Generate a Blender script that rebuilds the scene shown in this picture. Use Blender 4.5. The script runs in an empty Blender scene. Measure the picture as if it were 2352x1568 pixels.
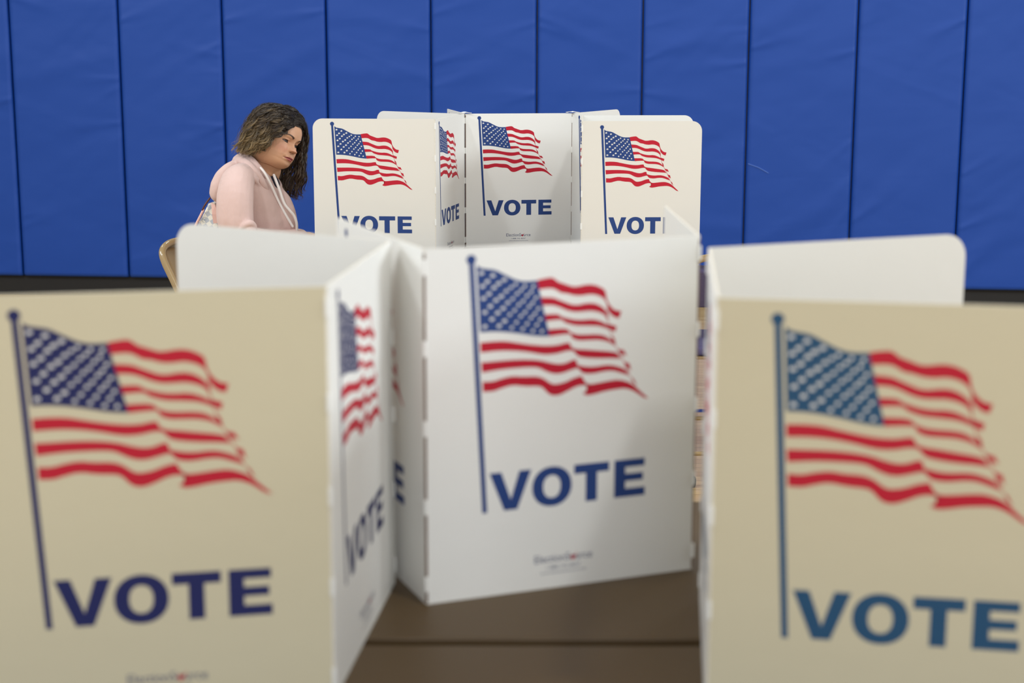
import bpy, bmesh, math, random
import numpy as np
from mathutils import Vector, Matrix

S = bpy.context.scene
COL = S.collection
PI = math.pi

# ------------------------------------------------------------------ camera
cam_data = bpy.data.cameras.new('camera')
cam = bpy.data.objects.new('camera', cam_data)
COL.objects.link(cam)
cam.location = (0.0, 0.0, 1.519)
cam.matrix_world = Matrix.Translation((0, 0, 1.519)) @ Matrix.Rotation(math.radians(90 - 10.835), 4, 'X') @ Matrix.Rotation(math.radians(0.13), 4, 'Z')
cam_data.sensor_width = 36.0
cam_data.lens = 55.84
cam_data.clip_start = 0.05
cam_data.dof.use_dof = True
cam_data.dof.focus_distance = 5.75
cam_data.dof.aperture_fstop = 3.8
cam_data.dof.aperture_blades = 9
S.camera = cam

# ------------------------------------------------------------------ world, lamps, exposure
S.view_settings.view_transform = 'Standard'
S.view_settings.look = 'None'
S.view_settings.gamma = 1.0
S.view_settings.use_curve_mapping = False
S.view_settings.exposure = 0.0
world = bpy.data.worlds.new('hall_air')
S.world = world
world.use_nodes = True
world.node_tree.nodes['Background'].inputs[0].default_value = (0.86, 0.935, 1.0, 1)
world.node_tree.nodes['Background'].inputs[1].default_value = 0.64

def area(name, loc, target, sx, sy, power, colour, spread=180):
    d = bpy.data.lights.new(name, 'AREA')
    d.shape = 'RECTANGLE'; d.size = sx; d.size_y = sy; d.energy = power; d.color = colour
    d.spread = math.radians(spread)
    o = bpy.data.objects.new(name, d); COL.objects.link(o)
    o.location = loc
    o.rotation_euler = (Vector(target) - Vector(loc)).to_track_quat('-Z', 'Y').to_euler()
    return o

WARM = (0.93, 0.97, 0.98); NEUT = (0.90, 0.96, 1.0); COOL = (0.87, 0.945, 1.0)
# high-bay lamps of the sports hall, and the clerestory daylight from the right
for lx, ly, pw, sx, sy in ((-3.0, 1.2, 98, 0.4, 0.6), (1.8, 0.4, 98, 0.4, 0.5), (-3.6, 7.2, 50, 0.7, 1.3), (3.6, 7.2, 52, 0.7, 1.3), (0.0, 7.6, 55, 0.7, 1.3)):
    area('hall_lamp', (lx, ly, 5.9), (lx, ly, 0) if ly > 5 else (lx * 0.4, ly + 2.5, 0), sx, sy, pw, NEUT if ly > 1 else WARM)
area('clerestory_daylight', (7.5, 2.5, 4.2), (0, 2.6, 1.0), 5.0, 1.6, 420, COOL)
area('rear_fill', (0.5, -4.6, 2.4), (0.0, 3, 1.0), 7.0, 2.6, 165, (0.93, 0.965, 1.0))  # added fill light behind the camera, no known window there
area('side_window_daylight', (-5.6, 3.4, 4.6), (0, 2.8, 1.0), 2.2, 1.4, 225, NEUT)

# ------------------------------------------------------------------ materials
def srgb(r, g, b):
    f = lambda c: (c / 255 / 12.92) if c / 255 <= 0.04045 else ((c / 255 + 0.055) / 1.055) ** 2.4
    return (f(r), f(g), f(b), 1)

def mat(name, col, rough=0.6, metal=0.0, bump=None, var=None, coat=0.0, sheen=0.0, spec=None):
    m = bpy.data.materials.new(name); m.use_nodes = True
    nt = m.node_tree; b = nt.nodes['Principled BSDF']
    b.inputs['Base Color'].default_value = col
    b.inputs['Roughness'].default_value = rough
    b.inputs['Metallic'].default_value = metal
    b.inputs['Coat Weight'].default_value = coat
    b.inputs['Sheen Weight'].default_value = sheen
    if spec is not None: b.inputs['Specular IOR Level'].default_value = spec
    if var or bump:
        tc = nt.nodes.new('ShaderNodeTexCoord')
    if var:
        sc, amt = var
        n = nt.nodes.new('ShaderNodeTexNoise'); n.inputs['Scale'].default_value = sc; n.inputs['Detail'].default_value = 5
        nt.links.new(tc.outputs['Object'], n.inputs['Vector'])
        mx = nt.nodes.new('ShaderNodeMix'); mx.data_type = 'RGBA'
        mx.inputs['A'].default_value = tuple(c * (1 - amt) for c in col[:3]) + (1,)
        mx.inputs['B'].default_value = tuple(min(1, c * (1 + amt)) for c in col[:3]) + (1,)
        nt.links.new(n.outputs['Fac'], mx.inputs['Factor']); nt.links.new(mx.outputs['Result'], b.inputs['Base Color'])
    if bump:
        prev = None
        for sc, st, stretch in bump:
            mp = nt.nodes.new('ShaderNodeMapping'); mp.inputs['Scale'].default_value = stretch
            n = nt.nodes.new('ShaderNodeTexNoise'); n.inputs['Scale'].default_value = sc; n.inputs['Detail'].default_value = 3
            nt.links.new(tc.outputs['Object'], mp.inputs['Vector']); nt.links.new(mp.outputs['Vector'], n.inputs['Vector'])
            bp = nt.nodes.new('ShaderNodeBump'); bp.inputs['Strength'].default_value = st; bp.inputs['Distance'].default_value = 0.01
            nt.links.new(n.outputs['Fac'], bp.inputs['Height'])
            if prev: nt.links.new(prev.outputs['Normal'], bp.inputs['Normal'])
            prev = bp
        nt.links.new(prev.outputs['Normal'], b.inputs['Normal'])
    return m

def attr_mat(name, rough, attr='tint', bump=None, sheen=0.0, sub=0.0, spec=0.4, aniso=0.0):
    m = mat(name, (0.5, 0.5, 0.5, 1), rough, bump=bump, sheen=sheen, spec=spec)
    nt = m.node_tree; b = nt.nodes['Principled BSDF']
    a = nt.nodes.new('ShaderNodeAttribute'); a.attribute_name = attr
    nt.links.new(a.outputs['Color'], b.inputs['Base Color'])
    if sub: 
        b.inputs['Subsurface Weight'].default_value = sub
        b.inputs['Subsurface Radius'].default_value = (0.01, 0.004, 0.002)
        b.inputs['Subsurface Scale'].default_value = 0.6
    b.inputs['Anisotropic'].default_value = aniso
    return m

M = {}
PAPER = [(900, 0.02, (1, 1, 1)), (9, 0.10, (1, 1, 1))]
M['card_white'] = mat('white_corrugated_card', srgb(226, 224, 219), 0.55, bump=PAPER, var=(3, 0.012))
M['card_warm_shade'] = mat('white_card_warm_shade', srgb(197, 187, 159), 0.55, bump=PAPER, var=(3, 0.012))  # white card with the dim warm light put into its colour
M['card_soft_shade'] = mat('white_card_soft_shade', srgb(215, 211, 203), 0.55, bump=PAPER, var=(3, 0.012))  # same white card, slight shade of camera-facing panels mixed into the colour
M['card_edge'] = mat('corrugated_card_edge', srgb(216, 209, 196), 0.8, var=(160, 0.15))
M['card_core'] = mat('brown_card_core', srgb(112, 88, 74), 0.9, var=(120, 0.2))
M['ink_blue'] = mat('blue_print_ink', srgb(40, 64, 120), 0.6, spec=0.2, var=(60, 0.05))
M['ink_navy_blue'] = mat('dark_navy_print_ink', srgb(34, 38, 86), 0.6, spec=0.2, var=(60, 0.05))
M['ink_teal'] = mat('greenish_blue_print_ink', srgb(38, 76, 108), 0.6, spec=0.2, var=(60, 0.05))
M['ink_red'] = mat('red_print_ink', srgb(180, 28, 48), 0.6, spec=0.2, var=(60, 0.04))
M['ink_navy'] = mat('navy_print_ink', srgb(40, 52, 100), 0.5)
M['ink_star'] = mat('unprinted_star_white', srgb(226, 224, 219), 0.55)
M['laminate'] = mat('brown_wood_laminate', srgb(78, 58, 28), 0.5, var=(2, 0.1), bump=[(30, 0.03, (1, 8, 1))])
M['table_edge'] = mat('black_table_edge', srgb(38, 34, 32), 0.5)
M['steel_dark'] = mat('dark_painted_steel', srgb(62, 58, 54), 0.35, metal=0.3)
M['steel_tan'] = mat('tan_painted_steel', srgb(150, 126, 88), 0.22, coat=0.6, var=(5, 0.04))
M['steel_tan_sheet'] = mat('tan_painted_sheet_steel', srgb(134, 110, 76), 0.35, coat=0.3, var=(5, 0.05))
M['pad_purple'] = mat('purple_grey_woven_pad', srgb(84, 78, 112), 0.9, bump=[(500, 0.4, (1, 1, 1))], var=(300, 0.25))
M['rubber'] = mat('black_rubber', srgb(24, 21, 19), 0.7)
M['wall_paint'] = mat('dull_grey_block_wall', srgb(150, 146, 138), 0.9)
M['ceiling_paint'] = mat('ceiling_white', srgb(190, 188, 182), 0.9)
M['tape'] = mat('clear_packing_tape', srgb(214, 210, 202), 0.2, coat=0.5)

# blue vinyl of the wall pads: taut vinyl with long soft creases
def vinyl():
    m = mat('blue_pad_vinyl', srgb(17, 64, 148), 0.5, coat=0.0, spec=0.35)
    nt = m.node_tree; b = nt.nodes['Principled BSDF']
    tc = nt.nodes.new('ShaderNodeTexCoord')
    oi = nt.nodes.new('ShaderNodeObjectInfo')
    add = nt.nodes.new('ShaderNodeVectorMath'); add.operation = 'ADD'
    sc = nt.nodes.new('ShaderNodeVectorMath'); sc.operation = 'SCALE'; sc.inputs['Scale'].default_value = 17.0
    cmb = nt.nodes.new('ShaderNodeCombineXYZ')
    for k in 'XYZ': nt.links.new(oi.outputs['Random'], cmb.inputs[k])
    nt.links.new(cmb.outputs[0], sc.inputs[0]); nt.links.new(sc.outputs[0], add.inputs[1])
    nt.links.new(tc.outputs['Object'], add.inputs[0])
    prev = None
    for (rot, scl, noise, st, dist) in ((38, (0.8, 1, 3.0), 0.8, 0.5, 0.04), (-22, (0.7, 1, 3.5), 0.9, 0.3, 0.03), (6, (1.0, 1, 6.0), 1.3, 0.12, 0.02), (0, (1, 1, 1), 420, 0.10, 0.002)):
        r = nt.nodes.new('ShaderNodeMapping'); r.inputs['Rotation'].default_value = (0, math.radians(rot), 0)
        s = nt.nodes.new('ShaderNodeMapping'); s.inputs['Scale'].default_value = scl
        n = nt.nodes.new('ShaderNodeTexNoise'); n.inputs['Scale'].default_value = noise; n.inputs['Detail'].default_value = 2.0
        n.inputs['Distortion'].default_value = 0.4 if noise < 10 else 0
        nt.links.new(add.outputs[0], r.inputs[0]); nt.links.new(r.outputs[0], s.inputs[0]); nt.links.new(s.outputs[0], n.inputs['Vector'])
        bp = nt.nodes.new('ShaderNodeBump'); bp.inputs['Strength'].default_value = st; bp.inputs['Distance'].default_value = dist
        nt.links.new(n.outputs['Fac'], bp.inputs['Height'])
        if prev: nt.links.new(prev.outputs['Normal'], bp.inputs['Normal'])
        prev = bp
    nt.links.new(prev.outputs['Normal'], b.inputs['Normal'])
    return m
M['vinyl'] = vinyl()

# maple sports floor: narrow boards, painted blue court lines
def floor_mat():
    m = mat('maple_sports_floor', srgb(205, 172, 122), 0.28, coat=0.3)
    nt = m.node_tree; b = nt.nodes['Principled BSDF']
    tc = nt.nodes.new('ShaderNodeTexCoord')
    br = nt.nodes.new('ShaderNodeTexBrick'); br.inputs['Scale'].default_value = 1.0
    br.inputs['Brick Width'].default_value = 1.1; br.inputs['Row Height'].default_value = 0.057; br.inputs['Mortar Size'].default_value = 0.0012
    br.inputs['Color1'].default_value = srgb(214, 184, 134); br.inputs['Color2'].default_value = srgb(192, 158, 108); br.inputs['Mortar'].default_value = srgb(120, 92, 58)
    nt.links.new(tc.outputs['Object'], br.inputs['Vector'])
    sp = nt.nodes.new('ShaderNodeSeparateXYZ'); nt.links.new(tc.outputs['Object'], sp.inputs[0])
    last = br.outputs['Color']
    for y0, w in ((8.14, 0.03), (6.42, 0.055)):
        c = nt.nodes.new('ShaderNodeMath'); c.operation = 'COMPARE'; c.inputs[1].default_value = y0; c.inputs[2].default_value = w / 2
        nt.links.new(sp.outputs['Y'], c.inputs[0])
        mx = nt.nodes.new('ShaderNodeMix'); mx.data_type = 'RGBA'; mx.inputs['B'].default_value = srgb(48, 52, 96)
        nt.links.new(c.outputs[0], mx.inputs['Factor']); nt.links.new(last, mx.inputs['A']); last = mx.outputs['Result']
    nt.links.new(last, b.inputs['Base Color'])
    return m
M['maple'] = floor_mat()

# ------------------------------------------------------------------ mesh helpers
def link(name, me, materials, parent=None, loc=(0, 0, 0), smooth=False):
    o = bpy.data.objects.new(name, me); COL.objects.link(o)
    for m in (materials if isinstance(materials, (list, tuple)) else [materials]): me.materials.append(m)
    if smooth: me.polygons.foreach_set('use_smooth', [True] * len(me.polygons))
    o.location = loc
    if parent: o.parent = parent
    return o

def obj(name, bm, materials, parent=None, loc=(0, 0, 0), smooth=False):
    bmesh.ops.recalc_face_normals(bm, faces=bm.faces)
    me = bpy.data.meshes.new(name); bm.to_mesh(me); bm.free()
    return link(name, me, materials, parent, loc, smooth)

def empty(name, loc=(0, 0, 0), rz=0.0):
    o = bpy.data.objects.new(name, None); COL.objects.link(o); o.location = loc; o.rotation_euler = (0, 0, rz)
    o.empty_display_size = 0.1
    return o

def tag(o, label, cat, group=None):
    o['label'] = label; o['category'] = cat
    if group: o['group'] = group
    return o

def box(bm, x0, x1, y0, y1, z0, z1, bevel=0.0, seg=2):
    r = bmesh.ops.create_cube(bm, size=1.0)
    vs = r['verts']
    for v in vs:
        v.co = Vector((x0 if v.co.x < 0 else x1, y0 if v.co.y < 0 else y1, z0 if v.co.z < 0 else z1))
    if bevel:
        es = list({e for v in vs for e in v.link_edges})
        bmesh.ops.bevel(bm, geom=es, offset=bevel, segments=seg, affect='EDGES', profile=0.6)

def catmull(pts, n):
    P = [np.array(p, float) for p in pts]
    P = [2 * P[0] - P[1]] + P + [2 * P[-1] - P[-2]]
    out = []
    for i in range(1, len(P) - 2):
        for k in range(n):
            t = k / n
            out.append(0.5 * (2 * P[i] + (P[i + 1] - P[i - 1]) * t + (2 * P[i - 1] - 5 * P[i] + 4 * P[i + 1] - P[i + 2]) * t * t + (-P[i - 1] + 3 * P[i] - 3 * P[i + 1] + P[i + 2]) * t ** 3))
    out.append(P[-2])
    return out

def tube(bm, pts, r, seg=12, flat=1.0):
    """swept tube with rounded ends; r a number or one radius per point; each end closed"""
    P = [Vector(p) for p in pts]; n = len(P)
    R = [r] * n if isinstance(r, (int, float)) else list(r)
    T = [(P[min(i + 1, n - 1)] - P[max(i - 1, 0)]).normalized() for i in range(n)]
    up = Vector((0, 0, 1)) if abs(T[0].z) < 0.9 else Vector((1, 0, 0))
    N = (up - T[0] * up.dot(T[0])).normalized()
    rings = []
    def ring(c, t, nn, rr):
        b = t.cross(nn)
        return [bm.verts.new(c + nn * math.cos(a) * rr + b * math.sin(a) * rr * flat) for a in [2 * PI * k / seg for k in range(seg)]]
    for f in (0.92, 0.6): 
        rings.append(ring(P[0] - T[0] * R[0] * f * flat, T[0], N, R[0] * math.sqrt(1 - f * f)))
    for i in range(n):
        if i: N = (N - T[i] * N.dot(T[i])).normalized()
        rings.append(ring(P[i], T[i], N, R[i]))
    for f in (0.6, 0.92):
        rings.append(ring(P[-1] + T[-1] * R[-1] * f * flat, T[-1], N, R[-1] * math.sqrt(1 - f * f)))
    for a, b in zip(rings, rings[1:]):
        for k in range(seg):
            bm.faces.new((a[k], a[(k + 1) % seg], b[(k + 1) % seg], b[k]))
    bm.faces.new(list(reversed(rings[0]))); bm.faces.new(rings[-1])

def loft(bm, rings, seg=28, power=2.0):
    """rings: (centre, half x, half y); closed ends"""
    R = []
    for c, hx, hy in rings:
        rr = []
        for k in range(seg):
            a = 2 * PI * k / seg; ca, sa = math.cos(a), math.sin(a)
            rr.append(bm.verts.new((c[0] + hx * math.copysign(abs(ca) ** (2 / power), ca), c[1] + hy * math.copysign(abs(sa) ** (2 / power), sa), c[2])))
        R.append(rr)
    for a, b in zip(R, R[1:]):
        for k in range(seg): bm.faces.new((a[k], a[(k + 1) % seg], b[(k + 1) % seg], b[k]))
    bm.faces.new(list(reversed(R[0]))); bm.faces.new(R[-1])

def fused(bm, voxel, smooth_it=4, factor=0.5):
    """melt overlapping closed shapes into one continuous skin"""
    bmesh.ops.recalc_face_normals(bm, faces=bm.faces)
    me = bpy.data.meshes.new('tmp'); bm.to_mesh(me); bm.free()
    o = bpy.data.objects.new('tmp', me); COL.objects.link(o)
    r = o.modifiers.new('r', 'REMESH'); r.mode = 'VOXEL'; r.voxel_size = voxel; r.adaptivity = 0
    if smooth_it:
        s = o.modifiers.new('s', 'SMOOTH'); s.iterations = smooth_it; s.factor = factor
    dg = bpy.context.evaluated_depsgraph_get(); dg.update()
    out = bpy.data.meshes.new_from_object(o.evaluated_get(dg))
    bpy.data.objects.remove(o); bpy.data.meshes.remove(me)
    out.materials.clear()
    return out

# ------------------------------------------------------------------ the hall
def structure(o): o['kind'] = 'structure'; return o
YAW = -math.atan(0.082)
def wall_y(x): return 9.0 - 0.082 * (x - 1.127)
bm = bmesh.new(); box(bm, -9, 9, -5, 9.6, -0.1, 0.0)
structure(obj('floor', bm, M['maple']))
WL = empty  # (pads and the wall stand on one slightly turned line)
bm = bmesh.new(); box(bm, -9, 9, 0.055, 0.20, 0.0, 6.2)
structure(obj('wall_back', bm, M['wall_paint'], loc=(1.127, 9.0, 0))).rotation_euler.z = YAW
bm = bmesh.new(); box(bm, -9, 9, 0.040, 0.055, 0.0, 0.118)
structure(obj('baseboard_back', bm, M['rubber'], loc=(1.127, 9.0, 0))).rotation_euler.z = YAW
bm = bmesh.new(); box(bm, -9, 9, -5, 10.4, 6.2, 6.3)
structure(obj('ceiling', bm, M['ceiling_paint']))

SEAMS = [-5.85, -5.25, -4.65, -4.0457, -3.4022, -2.7966, -2.1949, -1.5958, -0.9944, -0.4019, 0.188, 0.7824, 1.3739, 1.968, 2.562, 3.156]
PAD_LABELS = [
 'blue padded wall panel two beyond the left edge of the photo',
 'blue padded wall panel just beyond the left edge of the photo',
 'blue padded wall panel cut by the left edge of the photo',
 'blue padded wall panel second from the left edge, above the dark gap at the floor',
 'blue padded wall panel above and left of the tan folding chair and the woman',
 'blue padded wall panel directly behind the head of the seated woman',
 'blue padded wall panel above the flag panel beside the seated woman',
 'blue padded wall panel behind the left half of the far middle booth',
 'blue padded wall panel behind the right half of the far middle booth',
 'blue padded wall panel behind the flag panel of the far right booth',
 'blue padded wall panel just right of the far right booth, with a short pale scuff',
 'blue padded wall panel with long slanting creases, third from the right edge',
 'blue padded wall panel cut by the right edge, with sharp creases at its left seam',
 'blue padded wall panel just beyond the right edge of the photo',
 'blue padded wall panel two beyond the right edge of the photo']
def pad_mesh(w, h, t, seed, slant):
    bm = bmesh.new()
    nx, nz = 44, 150
    rnd = random.Random(seed)
    creases = []
    for _ in range(rnd.randint(7, 10)):                # pulled creases starting at a seam, widening and fading outwards
        side = rnd.choice((0, 1)); a = math.radians(rnd.gauss(slant, 14))
        creases.append((side, rnd.uniform(0.05, h), a, rnd.uniform(0.0012, 0.0042), rnd.uniform(0.18, 0.45)))
    for _ in range(3):                                 # broad soft folds right across the pad
        creases.append((2, rnd.uniform(0.1, h), math.radians(rnd.gauss(slant * 1.3, 10)), rnd.uniform(0.002, 0.005), 0.5))
    def relief(x, z):
        s = 0.0
        for side, z0, a, amp, ln in creases:
            x0 = 0.0 if side == 0 else (w if side == 1 else w / 2)
            dx, dz = x - x0, z - z0
            u = dx * math.cos(a) + dz * math.sin(a); v = -dx * math.sin(a) + dz * math.cos(a)
            d = abs(u)
            wd = 0.010 + 0.11 * d if side < 2 else 0.055
            s += amp * math.exp(-(v / wd) ** 2) * math.exp(-(d / ln) ** 2)
        return s
    def pt(i, j, front):
        x = w * i / nx; z = h * j / nz
        e = min(i, nx - i) / nx * w; r = 0.016
        ez = min(j, nz - j) / nz * h
        k = (1 - min(e / r, 1)) ** 2 * 0.014 + (1 - min(ez / r, 1)) ** 2 * 0.012
        return (x, (k - relief(x, z) * min(1, e / 0.010)) if front else t, z)
    F = [[bm.verts.new(pt(i, j, True)) for i in range(nx + 1)] for j in range(nz + 1)]
    for j in range(nz):
        for i in range(nx): bm.faces.new((F[j][i], F[j][i + 1], F[j + 1][i + 1], F[j + 1][i]))
    edge = [F[0][i] for i in range(nx + 1)] + [F[j][nx] for j in range(1, nz + 1)] + [F[nz][i] for i in range(nx - 1, -1, -1)] + [F[j][0] for j in range(nz - 1, 0, -1)]
    back = [bm.verts.new((v.co.x, t, v.co.z)) for v in edge]
    n = len(edge)
    for k in range(n): bm.faces.new((edge[k], edge[(k + 1) % n], back[(k + 1) % n], back[k]))
    bm.faces.new(back)
    return bm
for i in range(len(SEAMS) - 1):
    a, b = SEAMS[i], SEAMS[i + 1]
    p = obj('wall_pad', pad_mesh(b - a - 0.007, 1.90, 0.05, 40 + i, 34 if i > 9 else (-6 if i in (6, 8) else (12 if i > 6 else 8))), M['vinyl'], smooth=True)
    p.location = Vector((1.127, 9.0, 0.122)) + Matrix.Rotation(YAW, 3, 'Z') @ Vector((a + 0.0035, 0, 0))
    p.rotation_euler.z = YAW
    tag(p, PAD_LABELS[i], 'wall pad', 'blue wall pads along the back wall')
    if i == 10:                                        # the short pale scuff near its left seam
        bm = bmesh.new(); tube(bm, [(0.012, -0.0015, 0.700), (0.07, -0.0018, 0.680), (0.125, -0.0015, 0.650)], 0.0022, 6)
        obj('scuff_mark', bm, mat('pale_scuff', srgb(78, 112, 186), 0.6), p)

# ------------------------------------------------------------------ folding tables
def folding_table(x0, x1, y0, y1, label, group):
    t = tag(empty('folding_table', ((x0 + x1) / 2, (y0 + y1) / 2, 0)), label, 'table', group)
    hx, hy = (x1 - x0) / 2, (y1 - y0) / 2
    bm = bmesh.new(); box(bm, -hx, hx, -hy, hy, 0.722, 0.74, 0.003)
    obj('tabletop', bm, M['laminate'], t)
    bm = bmesh.new()
    for s in (-1, 1):
        box(bm, -hx + 0.02, hx - 0.02, s * hy - s * 0.012 - 0.008, s * hy - s * 0.012 + 0.008, 0.685, 0.722)
        box(bm, s * hx - s * 0.012 - 0.008, s * hx - s * 0.012 + 0.008, -hy + 0.02, hy - 0.02, 0.685, 0.722)
    obj('apron', bm, M['table_edge'], t)
    for s in (-1, 1):
        for q in (-1, 1):
            bm = bmesh.new(); tube(bm, [(s * (hx - 0.2), q * (hy - 0.06), 0.72), (s * (hx - 0.17), q * (hy - 0.06), 0.012)], 0.0125)
            obj('leg', bm, M['steel_dark'], t, smooth=True)
        bm = bmesh.new(); tube(bm, [(s * (hx - 0.18), -hy + 0.06, 0.2), (s * (hx - 0.18), hy - 0.06, 0.2)], 0.009)
        obj('crossbar', bm, M['steel_dark'], t, smooth=True)
    return t
folding_table(-1.05, 1.05, 1.33, 1.962, 'brown laminate folding table nearest the camera, in front of the dark seam', 'folding tables under the near booths')
folding_table(-1.05, 1.05, 1.986, 2.622, 'brown laminate folding table behind the dark seam, under the blurred middle booth', 'folding tables under the near booths')
folding_table(-0.80, 0.575, 5.36, 5.945, 'far folding table on the camera side, under the far flag booths', 'folding tables under the far booths')
folding_table(-0.80, 0.575, 5.955, 6.54, 'far folding table on the wall side, behind the far flag booths', 'folding tables under the far booths')
# ------------------------------------------------------------------ voting booths
H = 0.50; T = 0.0032
K = 1 / 6566.0
FX, FY = 102, 115                      # ball of the pole is the print's origin
def chaikin(p, keep_corner=0.55):
    out = []; n = len(p)
    for i in range(n):
        a, b, c = np.array(p[i - 1], float), np.array(p[i], float), np.array(p[(i + 1) % n], float)
        u, v = a - b, c - b
        cosang = u.dot(v) / (np.linalg.norm(u) * np.linalg.norm(v) + 1e-9)
        if cosang > -keep_corner: out.append(tuple(b))          # a real corner stays sharp
        else: out += [tuple(b + u * 0.25), tuple(b + v * 0.25)]
    return out
CANTON = [(150,165),(205,205),(290,210),(340,225),(420,270),(520,322),(600,342),(723,340),(848,868),(800,868),(690,855),(560,825),(420,800),(300,788),(183,788)]
STRIPES = [
 [(723,336),(800,322),(870,317),(900,340),(930,365),(990,385),(1050,412),(1110,418),(1210,402),(1290,412),(1360,445),(1390,470),(1400,510),(1405,550),(1420,590),(1450,630),(1490,665),(1555,678),(1535,745),(1490,735),(1450,705),(1425,670),(1413,620),(1400,575),(1370,540),(1310,510),(1240,497),(1160,507),(1080,500),(1020,478),(960,470),(920,445),(880,422),(820,418),(743,425)],
 [(758,497),(880,507),(930,530),(1000,560),(1070,588),(1130,592),(1200,580),(1280,583),(1350,615),(1405,665),(1418,710),(1426,780),(1412,745),(1400,715),(1340,675),(1250,655),(1180,658),(1090,658),(1010,635),(940,600),(870,577),(777,575)],
 [(797,662),(930,664),(955,690),(1010,708),(1080,728),(1160,738),(1270,735),(1350,760),(1415,797),(1440,795),(1510,822),(1497,875),(1450,852),(1400,830),(1330,805),(1220,795),(1110,788),(1040,768),(990,748),(965,720),(890,720),(812,726)],
 [(831,805),(1015,805),(1045,845),(1110,872),(1190,880),(1290,882),(1370,893),(1430,925),(1478,970),(1503,1004),(1490,1003),(1420,960),(1330,938),(1230,935),(1130,932),(1065,905),(1050,862),(960,862),(847,872)],
 [(1450,915),(1485,925),(1503,983),(1480,975)],
 [(183,885),(290,880),(420,885),(540,912),(680,940),(820,960),(930,960),(1000,945),(1045,945),(1060,990),(1110,1012),(1200,1022),(1320,1040),(1430,1055),(1510,1072),(1540,1105),(1562,1137),(1460,1125),(1330,1118),(1200,1102),(1130,1085),(1100,1050),(1075,1022),(1010,1022),(930,1040),(840,1045),(760,1035),(640,1005),(500,982),(360,972),(188,978)],
 [(1515,1040),(1585,1055),(1617,1112),(1560,1095)],
 [(192,1070),(350,1068),(500,1067),(640,1075),(760,1092),(860,1125),(940,1143),(1010,1138),(1070,1112),(1110,1112),(1125,1165),(1200,1185),(1290,1195),(1420,1185),(1500,1200),(1590,1235),(1620,1262),(1642,1306),(1560,1275),(1480,1248),(1400,1245),(1280,1262),(1200,1255),(1160,1238),(1140,1200),(1100,1195),(1040,1215),(960,1235),(890,1232),(820,1205),(740,1160),(660,1150),(500,1148),(380,1150),(200,1166)],
 [(1590,1170),(1645,1190),(1663,1263),(1620,1230)],
 [(205,1252),(300,1258),(390,1235),(490,1220),(590,1235),(720,1240),(790,1265),(840,1305),(880,1330),(930,1333),(1010,1318),(1090,1285),(1168,1272),(1190,1320),(1230,1362),(1330,1355),(1440,1342),(1540,1338),(1640,1370),(1700,1410),(1760,1470),(1845,1548),(1800,1540),(1740,1495),(1680,1455),(1600,1428),(1520,1430),(1400,1440),(1290,1462),(1220,1468),(1178,1445),(1230,1410),(1235,1375),(1170,1362),(1100,1375),(1030,1408),(950,1440),(890,1442),(840,1420),(780,1350),(730,1335),(620,1330),(490,1305),(380,1330),(310,1352),(208,1348)],
 [(1660,1325),(1690,1345),(1725,1418),(1685,1380)],
 # the hair-thin hem line where the fly end turns over
 [(1405,560),(1420,640),(1424,760),(1450,870),(1500,1000),(1580,1140),(1640,1290),(1722,1420),(1634,1292),(1574,1142),(1493,1002),(1443,872),(1418,760),(1414,640)]]
STARS = [(197,241),(303,268),(411,314),(518,360),(606,382),(687,390),(252,321),(358,344),(475,388),(572,418),(667,440),(207,362),(314,381),(430,419),(532,449),(627,474),(712,497),(267,435),(383,465),(490,494),(591,521),(682,544),(216,474),(333,498),(444,528),(549,553),(647,577),(736,601),(280,550),(400,577),(509,602),(609,626),(703,647),(229,603),(349,616),(463,640),(569,661),(666,682),(756,703),(295,671),(415,696),(527,716),(629,736),(723,753),(228,736),(363,738),(483,763),(588,781),(686,806),(772,816)]

def flat_poly(bm, pts, y, mi):
    f = bm.faces.new([bm.verts.new((x, y, z)) for x, z in pts]); f.material_index = mi
    return f
def flag_mesh():
    bm = bmesh.new()
    c = lambda p: [((x - FX) * K, -(y - FY) * K) for x, y in p]
    flat_poly(bm, c(chaikin(CANTON)), -0.00015, 0)
    for s in STRIPES: flat_poly(bm, c(chaikin(s) if len(s) > 5 else s), -0.00015, 1)
    for (x, y) in STARS:
        r = 25 if x < 420 else 22
        pts = []
        for k in range(10):
            a = PI / 2 + k * PI / 5 + 0.12; rr = r if k % 2 == 0 else r * 0.42
            pts.append((x + rr * math.cos(a) * (1 - 0.18 * (x > 450)), y - rr * math.sin(a)))
        flat_poly(bm, c(pts), -0.00026, 2)
    bmesh.ops.triangulate(bm, faces=bm.faces, ngon_method='EAR_CLIP')
    for f in bm.faces:
        f.normal_update()
        if f.normal.y > 0: f.normal_flip()
    me = bpy.data.meshes.new('flag_print'); bm.to_mesh(me); bm.free()
    for k in ('ink_blue', 'ink_red', 'ink_star'): me.materials.append(M[k])
    return me
def pole_mesh():
    bm = bmesh.new()
    L = 0.365; dx = 0.0188; w = 0.0036
    flat_poly(bm, [(-w, 0), (w, 0), (dx + w, -L), (dx - w, -L)], -0.00015, 0)
    flat_poly(bm, [(0.0068 * math.cos(a), 0.0068 * math.sin(a)) for a in [2 * PI * k / 28 for k in range(28)]], -0.0002, 0)
    me = bpy.data.meshes.new('flagpole_print'); bm.to_mesh(me); bm.free(); me.materials.append(M['ink_blue'])
    return me
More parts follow.
